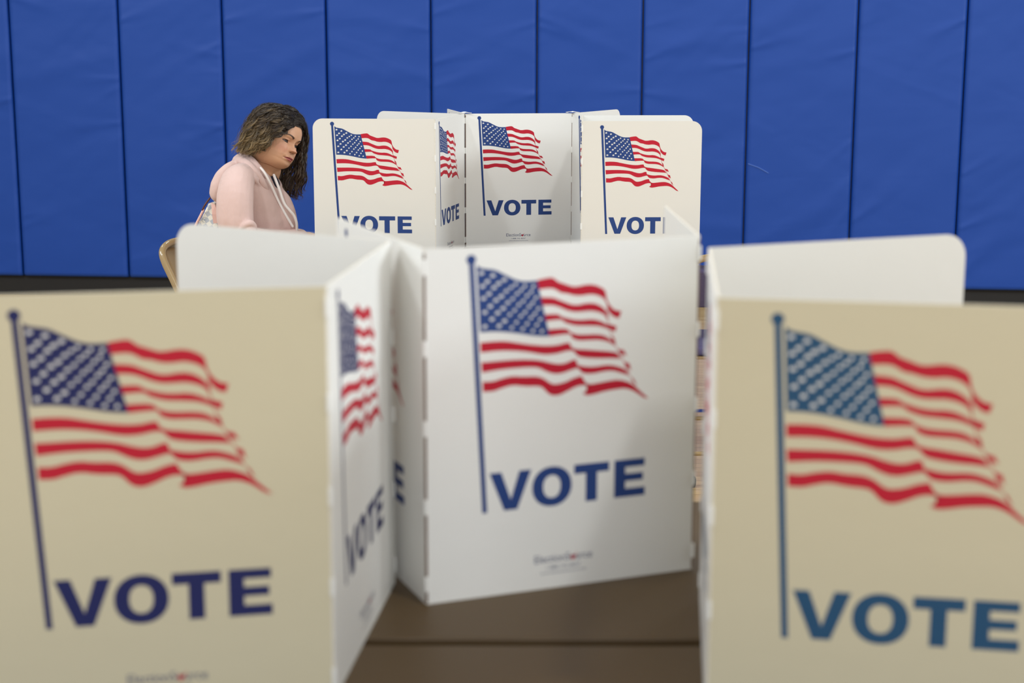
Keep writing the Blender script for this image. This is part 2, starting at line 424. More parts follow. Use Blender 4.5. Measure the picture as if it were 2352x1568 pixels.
def vote_mesh():
    bm = bmesh.new()
    sx, sy = 1 / 7150.0, 1 / 7300.0
    c = lambda p: [((x - 300) * sx + 0.0193, -(y - 640) * sy - 0.365) for x, y in p]
    P = lambda p: flat_poly(bm, c(p), -0.00015, 0)
    P([(345,220),(470,220),(571,520),(660,220),(788,220),(640,635),(500,635)])
    for x0, y0, x1, y1 in ((1250,220,1635,322), (1378,322,1503,635), (1693,220,1816,635), (1816,220,2032,305), (1816,378,2015,460), (1816,542,2038,635)):
        P([(x0,y0),(x1,y0),(x1,y1),(x0,y1)])
    n = 44; o, i = [], []
    for k in range(n):
        a = 2 * PI * k / n; ca, sa = math.cos(a), math.sin(a)
        e = lambda q, w: math.copysign(abs(q) ** (2 / w), q)
        o.append((1011 + 213 * e(ca, 2.12), 428 + 216 * e(sa, 2.12))); i.append((1010 + 93 * e(ca, 2.25), 429 + 123 * e(sa, 2.25)))
    o, i = c(o), c(i)
    ov = [bm.verts.new((x, -0.00015, z)) for x, z in o]; iv = [bm.verts.new((x, -0.00015, z)) for x, z in i]
    for k in range(n): bm.faces.new((ov[k], ov[(k + 1) % n], iv[(k + 1) % n], iv[k]))
    bmesh.ops.triangulate(bm, faces=bm.faces, ngon_method='EAR_CLIP')
    for f in bm.faces:
        f.normal_update()
        if f.normal.y > 0: f.normal_flip()
    me = bpy.data.meshes.new('vote_lettering'); bm.to_mesh(me); bm.free(); me.materials.append(M['ink_blue'])
    return me
def text_verts(body, size, width):
    cu = bpy.data.curves.new('t', 'FONT'); cu.body = body; cu.size = size; cu.align_x = 'CENTER'; cu.align_y = 'CENTER'; cu.resolution_u = 3
    o = bpy.data.objects.new('t', cu); COL.objects.link(o)
    dg = bpy.context.evaluated_depsgraph_get(); dg.update()
    me = bpy.data.meshes.new_from_object(o.evaluated_get(dg)); bpy.data.objects.remove(o); bpy.data.curves.remove(cu)
    xs = [v.co.x for v in me.vertices]; w = max(xs) - min(xs); cx = (max(xs) + min(xs)) / 2; s = width / w
    for v in me.vertices: v.co = Vector(((v.co.x - cx) * s, -0.00015, v.co.y))
    return me
def logo_mesh():
    bm = bmesh.new()
    for body, size, w, z in (('ElectionSource', 0.0165, 0.088, 0.0), ('1-888-742-8037', 0.0065, 0.052, -0.0135), ('www.electionsource.com', 0.005, 0.070, -0.0212)):
        me = text_verts(body, size, w)
        for v in me.vertices: v.co.z += z
        bm.from_mesh(me); bpy.data.meshes.remove(me)
    # red tick over the letter o
    f = flat_poly(bm, [(0.0108, 0.0005), (0.0135, 0.0025), (0.0152, -0.0008), (0.0215, 0.0068), (0.0180, -0.0012), (0.0155, -0.0055), (0.0125, -0.0045)], -0.0003, 1)
    bmesh.ops.triangulate(bm, faces=[f], ngon_method='EAR_CLIP')
    me = bpy.data.meshes.new('maker_logo'); bm.to_mesh(me); bm.free(); me.materials.append(M['ink_navy']); me.materials.append(M['ink_red'])
    return me
FLAG, POLE, VOTE, LOGO = flag_mesh(), pole_mesh(), vote_mesh(), logo_mesh()

def panel_mesh(w, round_left, round_right, h=H):
    """a sheet standing on its lower edge: x along, y thickness inward, z up"""
    r = 0.034; out = [(0.0, 0.0), (w, 0.0)]
    def corner(cx, cz, a0, a1): return [(cx + r * math.cos(math.radians(a0 + (a1 - a0) * k / 10)), cz + r * math.sin(math.radians(a0 + (a1 - a0) * k / 10))) for k in range(11)]
    out += corner(w - r, h - r, 0, 90) if round_right else [(w, h)]
    out += corner(r, h - r, 90, 180) if round_left else [(0.0, h)]
    bm = bmesh.new()
    a = [bm.verts.new((x, 0, z)) for x, z in out]; b = [bm.verts.new((x, T, z)) for x, z in out]
    bm.faces.new(a).material_index = 0; bm.faces.new(list(reversed(b))).material_index = 1
    n = len(out)
    for k in range(n): bm.faces.new((a[k], b[k], b[(k + 1) % n], a[(k + 1) % n])).material_index = 2
    return bm

def booth(chain, label, group, mats, prints, rounded=(True, True), zt=0.74, seed=1, hscale=1.0, ink='ink_blue', core='card_core'):
    """one folded three-panel sheet; chain = four floor-plan corners, left to right seen from outside"""
    rnd = random.Random(seed)
    c0 = Vector((sum(p[0] for p in chain) / 4, sum(p[1] for p in chain) / 4, zt))
    t = tag(empty('voting_booth', c0), label, 'voting booth', group)
    names = ('side_panel', 'back_panel', 'side_panel')
    for k in range(3):
        a, b = Vector((*chain[k], zt)), Vector((*chain[k + 1], zt))
        d = b - a; w = d.length; ang = math.atan2(d.y, d.x)
        g = 0.0014; h = H * hscale
        p = obj(names[k], panel_mesh(w - 2 * g, rounded[0] and k == 0, rounded[1] and k == 2, h), [mats[k][0], mats[k][1], M['card_edge']], t)
        p.location = a + d.normalized() * g - c0; p.rotation_euler = (0, 0, ang)
        pr = prints[k]
        if pr:
            ox, oz, sx, sz = pr
            for nm, me in (('flag_print', FLAG), ('flagpole_print', POLE), ('vote_lettering', VOTE)):
                o = bpy.data.objects.new(nm, me); COL.objects.link(o); o.parent = p
                o.location = (ox, 0, h - oz); o.scale = (sx, 1, sz)
                o.material_slots[0].link = 'OBJECT'; o.material_slots[0].material = M[ink]
            o = bpy.data.objects.new('maker_logo', LOGO); COL.objects.link(o); o.parent = p
            o.location = (w / 2 - 0.002 + (0.012 if k != 1 else 0), 0, h - 0.456); o.scale = (sx, 1, sz)
        if k < 2:                                      # perforated fold between this panel and the next
            ang2 = math.atan2(chain[k + 2][1] - chain[k + 1][1], chain[k + 2][0] - chain[k + 1][0])
            bm = bmesh.new(); half = 0.0017
            box(bm, -half, half, 0.0008, T - 0.0006, 0.002, h - 0.006)
            for f in bm.faces: f.material_index = 1
            z = 0.018
            while z < h - 0.01:
                nf = len(bm.faces)
                z1 = min(z + 0.022, h - 0.001)
                box(bm, -0.0026, 0.0026, -0.0006 - rnd.random() * 0.0012, T, z, z1, 0.0009, 2)
                z += 0.1115
            o = obj('fold_hinge', bm, [M['card_white'], M[core]], t, smooth=False)
            o.location = b - c0; o.rotation_euler = (0, 0, (ang + ang2) / 2 if abs(ang2 - ang) < PI else (ang + ang2) / 2 + PI)
    return t

W_, C_, O_ = M['card_white'], M['card_warm_shade'], M['card_soft_shade']
std = (0.051, 0.0175, 1.0, 1.0); end = (0.0675, 0.0245, 1.0, 1.0)
NG = 'cardboard voting booths on the near tables'; FG = 'cardboard voting booths on the far table'
# near group
booth([(-0.6139, 1.7066), (-0.2111, 1.7878), (-0.1690, 2.2038), (-0.5128, 2.4159)],
      'blurred cardboard voting booth at bottom left, front panel in warm shade with flag and VOTE', NG,
      [(C_, W_), (W_, W_), (W_, W_)], [(0.066, 0.0225, 1.04, 1.0), (0.057, 0.0185, 1.03, 1.0), None], seed=3, core='card_edge', ink='ink_navy_blue')
booth([(-0.2764, 2.4868), (-0.1187, 2.1127), (0.2698, 2.2675), (0.2599, 2.6795)],
      'blurred white cardboard voting booth at centre, its whole flag panel turned to the camera', NG,
      [(W_, W_), (W_, W_), (W_, W_)], [std, (0.0665, 0.0175, 1.025, 0.985), None], rounded=(False, False), seed=5)
booth([(0.6607, 2.3010), (0.2655, 2.1364), (0.2235, 1.7149), (0.6195, 1.6480)],
      'blurred cardboard voting booth in warm shade at right edge, its flag and VOTE cut by the frame', NG,
      [(C_, O_), (W_, W_), (C_, W_)], [None, std, (0.0655, 0.0215, 1.045, 1.0)], seed=7, core='card_edge', ink='ink_teal')
# far group
booth([(-0.6984, 5.5802), (-0.2686, 5.5553), (-0.1790, 5.9500), (-0.5224, 6.1819)],
      'sharp lightly shaded voting booth beside the seated woman, flag panel in front of her hands', FG,
      [(O_, W_), (W_, W_), (W_, W_)], [(0.0685, 0.0180, 1.055, 1.045), (0.050, 0.0165, 1.03, 1.0), None], seed=11, core='card_edge')
booth([(-0.2593, 6.3595), (-0.1760, 5.9560), (0.2242, 6.0196), (0.4291, 6.3781)],
      'far middle voting booth in half shade, flag, VOTE and maker logo in full view', FG,
      [(W_, W_), (W_, W_), (W_, W_)], [std, (0.0515, 0.0160, 1.052, 1.0), (0.056, 0.0175, 1.0, 1.0)], rounded=(False, True), seed=13)
booth([(0.6657, 5.8781), (0.2541, 5.8538), (0.2364, 5.4417), (0.6486, 5.4615)],
      'sharp lightly shaded voting booth at right of the far table, flag panel against blue wall', FG,
      [(W_, W_), (W_, W_), (O_, W_)], [None, std, (0.0670, 0.0205, 1.005, 1.0)], seed=17, core='card_edge')

# crumpled clear tape bridging the far middle booth's top corners
for (x, y, lab) in ((-0.178, 5.958, 'crumpled clear tape on the top left corner of the far middle booth'), (0.226, 6.021, 'crumpled clear tape on the top right corner of the far middle booth')):
    bm = bmesh.new(); rnd = random.Random(int(x * 1000))
    n = 9; g = [[bm.verts.new(((i / (n - 1) - 0.5) * 0.052, (j / 3 - 0.5) * 0.016, 0.0016 + 0.006 * math.exp(-((i - 4) / 2.2) ** 2) * (1 - abs(j - 1.5) / 2.2) + rnd.random() * 0.0022)) for j in range(4)] for i in range(n)]
    for i in range(n - 1):
        for j in range(3): bm.faces.new((g[i][j], g[i + 1][j], g[i + 1][j + 1], g[i][j + 1]))
    o = obj('packing_tape', bm, M['tape'], loc=(x, y, 1.24))
    md = o.modifiers.new('s', 'SOLIDIFY'); md.thickness = 0.0006
    tag(o, lab, 'tape', 'clear tape on the far booths')

# ------------------------------------------------------------------ folding chairs (built facing +x)
def folding_chair(loc, rz, label, padded):
    t = tag(empty('folding_chair', loc, rz), label, 'chair', 'folding chairs at the far table')
    w = 0.215
    # one bent tube: front foot, up past the seat, round the top, and down again
    side = [(0.23, 0, 0.012), (0.14, 0, 0.20), (0.02, 0, 0.44), (-0.10, 0, 0.64), (-0.155, 0, 0.725)]
    path = [(x, -w, z) for x, y, z in side] + [(-0.178, -w + 0.012, 0.765), (-0.188, -w + 0.055, 0.787), (-0.196, -w + 0.13, 0.792), (-0.200, 0, 0.794)]
    path += [(x, -y, z) for x, y, z in reversed(path[:-1])]
    bm = bmesh.new(); tube(bm, catmull(path, 6), 0.0125, 14); obj('frame', bm, M['steel_tan'], t, smooth=True)
    for s in (-1, 1):
        bm = bmesh.new(); tube(bm, [(0.14, s * (w - 0.022), 0.435), (-0.05, s * (w - 0.022), 0.25), (-0.24, s * (w - 0.022), 0.012)], 0.0115, 12)
        obj('leg', bm, M['steel_tan'], t, smooth=True)
    for x, z, ww in ((0.165, 0.145, w), (-0.17, 0.10, w - 0.022)):
        bm = bmesh.new(); tube(bm, [(x, -ww, z), (x, ww, z)], 0.008, 10); obj('stretcher', bm, M['steel_tan'], t, smooth=True)
    def sheet(pts_fn, nu, nv, th, name, m, par):
        bm = bmesh.new()
        g = [[bm.verts.new(pts_fn(i / nu, j / nv)) for j in range(nv + 1)] for i in range(nu + 1)]
        for i in range(nu):
            for j in range(nv): bm.faces.new((g[i][j], g[i + 1][j], g[i + 1][j + 1], g[i][j + 1]))
        o = obj(name, bm, m, par, smooth=True)
        md = o.modifiers.new('s', 'SOLIDIFY'); md.thickness = th; md.offset = 0
        return o
    def backf(u, v):
        y = (u - 0.5) * 2 * (w - 0.008); z = 0.575 + v * 0.205
        x = -0.062 - (z - 0.575) * 0.62 - 0.030 * (1 - (2 * u - 1) ** 2)
        if v > 0.75: 
            k = (v - 0.75) / 0.25; y *= 1 - 0.05 * k * k
        return (x, y, z)
    if not padded: sheet(backf, 16, 8, 0.003, 'backrest', M['steel_tan_sheet'], t)
    def seatf(u, v):
        y = (u - 0.5) * 2 * (w - 0.02) * (1 - 0.08 * (1 - v)); x = -0.17 + v * 0.38
        return (x, y, 0.437 - 0.012 * (1 - (2 * u - 1) ** 2) * (1 - (2 * v - 1) ** 2) - 0.02 * max(0, v - 0.85) / 0.15 + 0.01 * v)
    sheet(seatf, 14, 14, 0.006, 'seat', M['steel_tan_sheet'], t)
    if padded:
        bm = bmesh.new(); box(bm, -0.15, 0.19, -0.18, 0.18, 0.440, 0.475, 0.014, 3); obj('seat_pad', bm, M['pad_purple'], t, smooth=True)
        bm = bmesh.new(); box(bm, -0.018, 0.018, -0.205, 0.205, -0.085, 0.085, 0.012, 3)
        o = obj('back_pad', bm, M['pad_purple'], t, smooth=True); o.location = (-0.125, 0, 0.68); o.rotation_euler = (0, -0.55, 0)
    for x, s in ((0.23, w), (-0.24, w - 0.022)):
        for q in (-1, 1):
            bm = bmesh.new(); tube(bm, [(x, q * s, 0.008), (x - 0.004, q * s, 0.028)], 0.0155, 12); obj('rubber_foot', bm, M['rubber'], t, smooth=True)
    return t
folding_chair((-0.992, 5.72, 0), math.radians(-35), 'tan metal folding chair behind the seated woman, curved back corner showing at left', False)
folding_chair((0.812, 5.52, 0), math.radians(90), 'purple padded folding chair glimpsed in the gap right of the centre booth', True)
# ------------------------------------------------------------------ the seated woman
ROOT = Vector((-0.98, 5.82, 0.0))
person = tag(empty('person', ROOT), 'woman with long wavy dark hair and pink hoodie, seated facing right, looking down', 'person')
def local(pts): return [tuple(Vector(p) - ROOT) for p in pts]
M['skin'] = attr_mat('skin', 0.48, sub=0.12, spec=0.35, bump=[(700, 0.05, (1, 1, 1))])
M['hair'] = attr_mat('wavy_brown_hair', 0.36, spec=0.5)
M['fleece'] = mat('pale_pink_cotton_fleece', srgb(210, 180, 172), 0.95, sheen=0.15, bump=[(1100, 0.12, (1, 1, 1)), (26, 0.5, (1, 1, 0.6)), (9, 0.8, (1, 0.6, 1))], var=(40, 0.02))
M['cord'] = mat('white_cotton_cord', srgb(236, 228, 224), 0.9)
M['navy_cotton'] = mat('dark_navy_cotton', srgb(30, 30, 48), 0.9)
M['denim'] = mat('dark_blue_denim', srgb(48, 58, 82), 0.9, bump=[(600, 0.2, (1, 1, 1))])
M['eye_white'] = mat('eye_white', srgb(215, 205, 198), 0.2)
M['shoe'] = mat('white_sneaker_leather', srgb(205, 202, 196), 0.6)

# head frame: s = towards her left, f = out of the face, u = up through the crown
yaw = math.radians(60); psi = math.radians(9); rho = math.radians(22.5)
f0 = Vector((math.sin(yaw), -math.cos(yaw), 0)); s0 = Vector((math.cos(yaw), math.sin(yaw), 0)); z0 = Vector((0, 0, 1))
hf = f0 * math.cos(psi) - z0 * math.sin(psi); u1 = z0 * math.cos(psi) + f0 * math.sin(psi)
hs = s0 * math.cos(rho) - u1 * math.sin(rho); hu = u1 * math.cos(rho) + s0 * math.sin(rho)
EYES = Vector((-0.7947, 5.7950, 1.1351))
HO = EYES - hf * 0.088 - ROOT                      # head origin: level with the eyes, middle of the skull
def head_to_local(p):
    if p[2] < 0: p = (p[0], p[1], p[2] * 0.88)
    return HO + hs * p[0] + hf * p[1] + hu * p[2]

def interp(tab, z):
    zs = [a[0] for a in tab]; vs = [a[1] for a in tab]
    return float(np.interp(z, zs, vs))
def smooth_tab(tab, n=400):
    z = np.linspace(tab[0][0], tab[-1][0], n); v = np.interp(z, [a[0] for a in tab], [a[1] for a in tab])
    k = np.ones(13) / 13; vp = np.pad(v, 6, mode='edge'); vs = np.convolve(vp, k, 'valid')
    vs[0] = v[0]; vs[-1] = v[-1]
    return list(zip(z, vs))
FRONT = smooth_tab([(-0.112,0.040),(-0.109,0.056),(-0.104,0.071),(-0.097,0.081),(-0.089,0.0865),(-0.082,0.0880),(-0.076,0.0880),(-0.070,0.0915),(-0.062,0.0925),(-0.054,0.0945),(-0.045,0.0920),(-0.035,0.0905),(-0.018,0.0885),(0.0,0.0870),(0.012,0.0905),(0.022,0.0945),(0.035,0.0955),(0.050,0.093),(0.065,0.086),(0.080,0.074),(0.092,0.060),(0.102,0.044),(0.110,0.024),(0.115,0.0)])
BACK = smooth_tab([(-0.112,0.045),(-0.095,0.056),(-0.075,0.064),(-0.05,0.078),(-0.02,0.090),(0.01,0.097),(0.04,0.096),(0.065,0.086),(0.085,0.068),(0.10,0.047),(0.110,0.025),(0.115,0.0)])
WIDE = smooth_tab([(-0.112,0.036),(-0.104,0.046),(-0.093,0.0560),(-0.080,0.0640),(-0.062,0.0680),(-0.042,0.0705),(-0.02,0.0715),(0.0,0.0710),(0.025,0.072),(0.05,0.0705),(0.07,0.0635),(0.085,0.054),(0.10,0.038),(0.110,0.020),(0.115,0.0)])
g = lambda x, c, s: math.exp(-((x - c) / s) ** 2)
def sstep(a, b, x):
    t = min(1, max(0, (x - a) / (b - a))); return t * t * (3 - 2 * t)
EX, EZ, ZM = 0.0315, 0.0, -0.0620
def lid_shape(x, z):
    """signed opening of the almond eye: >0 inside; gaze lowered so the opening is shallow"""
    ax = abs(x) - EX; t = ax / 0.0145
    if abs(t) > 1: return -1
    up = 0.0050 * (1 - t * t) ** 0.8 + 0.0006 * t; lo = -0.0040 * (1 - t * t) ** 0.9
    zz = z - EZ - 0.0012 * t + 0.001
    return min(up - zz, zz - lo)
def head_point(a, z):
    yf, yb, w = interp(FRONT, z), interp(BACK, z), interp(WIDE, z)
    sa, ca = math.sin(a), math.cos(a)
    if ca > 0:
        e = 2.25; k = (abs(sa) ** e + abs(ca) ** e) ** (-1 / e)
        x, y = w * sa * k, yf * ca * k
    else: x, y = w * sa, yb * ca
    front = sstep(0.2, 0.9, ca)
    ax = abs(x)
    # brow ridge, temples, sockets
    y += front * (0.0035 * g(ax, 0.024, 0.018) * g(z, 0.021, 0.010))
    y -= front * (0.0105 * g(ax, 0.017, 0.010) * g(z, 0.000, 0.011) + 0.0075 * g(ax, 0.034, 0.017) * g(z, 0.002, 0.0115))
    y += front * 0.0068 * g(ax, EX, 0.0125) * g(z, EZ, 0.0105)         # the eyeball under the lids
    y += front * 0.0012 * g(ax, EX, 0.014) * g(z, 0.0082, 0.0022)      # lid fold
    y -= front * 0.0016 * g(ax, EX, 0.014) * g(z, 0.0115, 0.0022)
    o = lid_shape(x, z)
    if ca > 0.3 and o > -0.0012: y -= 0.0022 * sstep(-0.0012, 0.0010, o)
    # cheeks
    y += front * 0.0055 * g(ax, 0.040, 0.020) * g(z, -0.030, 0.019)
    # nose
    if z > -0.060 and ca > 0:
        t = min(1, max(0, (0.010 - z) / 0.037))
        hgt = 0.0035 + 0.0128 * t ** 1.3
        wid = 0.0075 + 0.0058 * t
        fall = sstep(-0.0385, -0.0300, z) * sstep(0.026, 0.006, z)
        y += hgt * g(x, 0, wid) * fall
        y += 0.0056 * math.exp(-(x / 0.0100) ** 2 - ((z + 0.0255) / 0.0080) ** 2)
        y += 0.0088 * g(ax, 0.0130, 0.0056) * math.exp(-((z + 0.0285) / 0.0062) ** 2)
        y -= 0.0018 * g(ax, 0.0225, 0.0045) * g(z, -0.029, 0.008)      # groove beside the wing
        y -= 0.0055 * g(ax, 0.0074, 0.0036) * g(z, -0.0350, 0.0026)    # nostril
    # philtrum, lips, mouth
    y -= front * 0.0014 * g(x, 0, 0.0032) * g(z, -0.0455, 0.007)
    lw = sstep(0.0270, 0.014, ax)
    zm = ZM - 0.0020 * (ax / 0.025) ** 2
    y += lw * (0.0050 * g(z, zm + 0.0044, 0.0040) * (1 - 0.18 * g(x, 0, 0.004)) + 0.0066 * g(z, zm - 0.0054, 0.0048) * g(x, 0, 0.020))
    y -= front * 0.0040 * g(z, zm, 0.0013) * sstep(0.0280, 0.021, ax)
    y -= front * 0.0028 * g(ax, 0.0270, 0.004) * g(z, zm, 0.005)
    y -= front * 0.0012 * g(ax, 0.033 , 0.004) * g(z, -0.052, 0.011)   # smile fold
    y += front * 0.0030 * g(x, 0, 0.016) * g(z, -0.091, 0.009)
    return x, y, z
SKIN = np.array(srgb(204, 155, 122)[:3]); BLUSH = np.array(srgb(204, 138, 116)[:3]); LIP = np.array(srgb(176, 100, 96)[:3])
SCALP = np.array(srgb(36, 28, 22)[:3]); BROW = np.array(srgb(52, 38, 32)[:3]); LASH = np.array(srgb(38, 26, 24)[:3]); SHAD = np.array(srgb(188, 138, 112)[:3])
def head_colour(a, x, y, z):
    c = SKIN.copy(); ca = math.cos(a); ax = abs(x)
    mix = lambda c, d, k: c * (1 - k) + d * k
    if ca > 0:
        c = mix(c, BLUSH, 0.55 * g(ax, 0.042, 0.02) * g(z, -0.031, 0.020)); c = mix(c, BLUSH, 0.45 * g(x, 0, 0.012) * g(z, -0.028, 0.011))
        c = mix(c, SHAD, 0.5 * g(ax, EX, 0.016) * g(z, 0.006, 0.008) + 0.25 * g(ax, EX, 0.016) * g(z, -0.010, 0.006))
        zm = ZM - 0.0020 * (ax / 0.025) ** 2
        top = zm + 0.0072 * (1 - (ax / 0.026) ** 1.6) * (1 - 0.22 * g(x, 0, 0.0035)) if ax < 0.026 else zm
        bot = zm - 0.0098 * (1 - (ax / 0.025) ** 2) if ax < 0.025 else zm
        if ax < 0.026: c = mix(c, LIP, sstep(bot - 0.0009, bot + 0.0006, z) * sstep(top + 0.0009, top - 0.0006, z))
        if ax < 0.0275: c = mix(c, LASH * 1.6 + LIP * 0.2, 0.8 * g(z, zm, 0.0010))
        o = lid_shape(x, z)
        if ca > 0.3 and abs(ax - EX) < 0.0175:
            t = (ax - EX) / 0.0145; zz = z - EZ - 0.0012 * t + 0.001
            if o > 0:
                c = np.array(srgb(134, 108, 98)[:3])
                gx = -0.0010 if x > 0 else 0.0010
                ri = math.hypot((x - math.copysign(EX, x)) + gx * 0 - 0.0012, zz + 0.0006)
                c = mix(c, np.array(srgb(40, 26, 20)[:3]), sstep(0.0082, 0.0072, ri)); c = mix(c, np.array(srgb(16, 12, 12)[:3]), sstep(0.0030, 0.0024, ri))
                if math.hypot(x - math.copysign(EX, x) - 0.0005, zz - 0.0014) < 0.0009: c = np.array([0.35, 0.33, 0.32])  # catchlight painted into the eye colour
                c = mix(c, LASH, sstep(0.0014, 0.0004, o))
            if abs(t) < 1.18:
                tt = min(1, abs(t)); upz = 0.0050 * (1 - tt * tt) ** 0.8 + 0.0006 * t
                c = mix(c, LASH, 0.95 * sstep(0.0019, 0.0007, abs(zz - upz - 0.0006)) * sstep(1.18, 0.9, abs(t)))
                loz = -0.0040 * (1 - tt * tt) ** 0.9
                c = mix(c, LASH, 0.35 * sstep(0.0012, 0.0003, abs(zz - loz)) * sstep(1.0, 0.8, abs(t)))
        # brow: thicker near the nose, arched and thin outward
        tb = (ax - 0.013) / 0.039
        if 0 < tb < 1:
            bz = 0.0165 + 0.0085 * math.sin(min(1, tb * 1.25) * PI * 0.55) - 0.010 * max(0, tb - 0.62) ** 1.2
            th = 0.0037 * (1 - 0.72 * tb)
            c = mix(c, BROW, 0.93 * sstep(th + 0.0009, th - 0.0007, abs(z - bz)) * sstep(0, 0.08, tb))
        c = mix(c, LASH, 0.75 * g(ax, 0.0072, 0.0032) * g(z, -0.0352, 0.0024))
    # hairline
    hl = 0.066 - 0.020 * (ax / 0.06) ** 3 if ca > 0 else 0
    d = z - hl if ca > 0 else 1.0
    if ca > 0 and ax > 0.052: d = max(d, (0.030 - y) * 0.6)
    if ca <= 0: d = (z + 0.045 - 0.02 * ca) * 0.5
    if z < -0.07 and ca > -0.2: d = -1
    c = mix(c, SCALP, sstep(-0.003, 0.004, d))
    return c
def body_mesh():
    zs = [0.1147, 0.1135, 0.1115, 0.109, 0.106] + list(np.arange(0.102, 0.036, -0.004)) + list(np.arange(0.035, -0.1095, -0.00095)) + [-0.1105, -0.112]
    n = 230
    angs = []
    for k in range(n):                                # denser across the face
        t = (k / n) * 2 - 1; angs.append(PI * (0.42 * t + 0.58 * math.copysign(abs(t) ** 2.2, t)))
    verts, cols, faces = [], [], []
    verts.append(head_to_local((0, 0, 0.115))); cols.append(SCALP)
    for z in zs:
        for a in angs:
            p = head_point(a, z); verts.append(head_to_local(p)); cols.append(head_colour(a, *p))
    # neck rings run from under the jaw into the collar
    nb = Vector((-0.9284, 5.8500, 1.0101)) - ROOT; nm = Vector((-0.9017, 5.8420, 1.0651)) - ROOT
    base = [head_to_local(head_point(a, -0.112)) for a in angs]
    for q in range(1, 15):
        t = q / 14
        cc = (head_to_local((0, -0.008, -0.112)) * (1 - t) ** 2 + nm * 2 * t * (1 - t) + nb * t * t)
        for k, a in enumerate(angs):
            d = hs * (0.057 * math.sin(a)) + (f0 * 0.8 + Vector((0.2, 0, 0))) * (0.060 * math.cos(a))
            tgt = cc + d * (1 + 0.12 * t)
            w = sstep(0, 0.55, t)
            down = (nb - HO).normalized() * 0.006 * q
            verts.append(base[k].lerp(tgt, w) if w < 1 else tgt); cols.append(SKIN * (1 - 0.05 * g(t, 0.3, 0.1)))
    R = len(zs) + 14
    for k in range(n): faces.append((0, 1 + k, 1 + (k + 1) % n))
    for r in range(R - 1):
        for k in range(n):
            a = 1 + r * n + k; b = 1 + r * n + (k + 1) % n
            faces.append((a, a + n, b + n, b))
    faces.append(tuple(1 + (R - 1) * n + k for k in range(n)))
    # shoulders, arms and hands carry on inside the clothes
    bm = bmesh.new()
    L = local
    def limb(pts, rad, m=4):
        P = catmull(pts, m); rr = np.interp(np.linspace(0, 1, len(P)), np.linspace(0, 1, len(rad)), rad)
        tube(bm, L([tuple(p) for p in P]), list(rr), 14)
    limb([(-0.9282, 5.8500, 1.0197), (-0.9354, 5.8500, 0.9909), (-0.9447, 5.8500, 0.9428)], [0.054, 0.060, 0.070])
    loft(bm, [(Vector(c) - ROOT, a, b) for c, a, b in (((-0.9428, 5.8500, 1.0101), 0.045, 0.06), ((-0.9502, 5.8500, 0.9749), 0.06, 0.09), ((-0.9534, 5.8500, 0.8623), 0.09, 0.10), ((-0.9769, 5.8500, 0.7163), 0.095, 0.12), ((-1.0082, 5.8500, 0.5360), 0.11, 0.155), ((-1.0234, 5.8500, 0.4617), 0.10, 0.15))])
    for arm in (((-0.9679, 5.6900, 0.9897), (-0.9871, 5.6500, 0.9546), (-0.9820, 5.6500, 0.8128), (-0.8670, 5.7000, 0.7910), (-0.7707, 5.7950, 0.7984)),
                ((-0.9927, 6.0200, 0.9590), (-0.9789, 6.0500, 0.9148), (-0.9406, 6.0200, 0.7501), (-0.8684, 5.9800, 0.7553), (-0.7941, 5.9200, 0.7746))):
        limb(list(arm), [0.036, 0.042, 0.040, 0.034, 0.0245])
    def hand(w, fwd, side, up, hold):
        """palm and five bent fingers; w = wrist, unit axes; side points to the thumb"""
        w, fwd, side, up = Vector(w) - ROOT, Vector(fwd).normalized(), Vector(side).normalized(), Vector(up).normalized()
        pt = lambda a, b, c: tuple(w + fwd * a + side * b + up * c)
        for b in (-0.030, -0.010, 0.010, 0.028):
            tube(bm, [pt(-0.01, b * 0.5, 0), pt(0.03, b * 0.9, 0.004), pt(0.078, b, 0.004)], [0.015, 0.0155, 0.0115], 12)
        for b, ln, r in ((-0.031, 0.058, 0.0072), (-0.011, 0.072, 0.0082), (0.010, 0.078, 0.0085), (0.029, 0.070, 0.0083)):
            c = 0.55 if hold else 0.22
            p = [pt(0.076, b, 0.004)]
            ang = 0.0; pos = [0.076, 0.004]
            for s, a in ((0.44, c * 0.7), (0.32, c * 1.2), (0.24, c * 1.0)):
                ang += a; pos = [pos[0] + ln * s * math.cos(ang), pos[1] - ln * s * math.sin(ang)]
                p.append(pt(pos[0], b * (1 - 0.15 * hold * (pos[0] - 0.076) / 0.05), pos[1]))
            tube(bm, p, [r, r * 0.97, r * 0.9, r * 0.78], 10)
        tube(bm, [pt(0.012, 0.022, -0.002), pt(0.040, 0.046, -0.010), pt(0.066, 0.052, -0.018), pt(0.088, 0.044 if hold else 0.056, -0.024)], [0.014, 0.0115, 0.0098, 0.008], 10)
    hand((-0.7740, 5.7950, 0.7968), (0.93, 0.20, -0.22), (-0.15, 0.98, 0.15), (0.1, -0.1, 1), True)
    hand((-0.7941, 5.9200, 0.7746), (0.97, -0.18, -0.16), (-0.15, -0.98, 0.05), (0.1, 0.0, 1), False)
    for sx in (-1, 1):                                # ears, under the hair
        ring = [tuple(head_to_local((sx * (0.072 + 0.006 * math.sin(q * PI / 9) ), -0.008 - 0.016 * math.sin(q * PI / 9), 0.022 - 0.050 * q / 9))) for q in range(10)]
        tube(bm, ring, [0.005, 0.006, 0.006, 0.006, 0.006, 0.006, 0.006, 0.007, 0.0075, 0.007], 10)
    limbs = fused(bm, 0.0032, 3)
    n0 = len(verts)
    verts += [tuple(v.co) for v in limbs.vertices]; faces += [tuple(i + n0 for i in p.vertices) for p in limbs.polygons]
    cols += [SKIN] * len(limbs.vertices)
    bpy.data.meshes.remove(limbs)
    me = bpy.data.meshes.new('body'); me.from_pydata([tuple(v) for v in verts], [], faces); me.update()
    at = me.color_attributes.new('tint', 'FLOAT_COLOR', 'POINT')
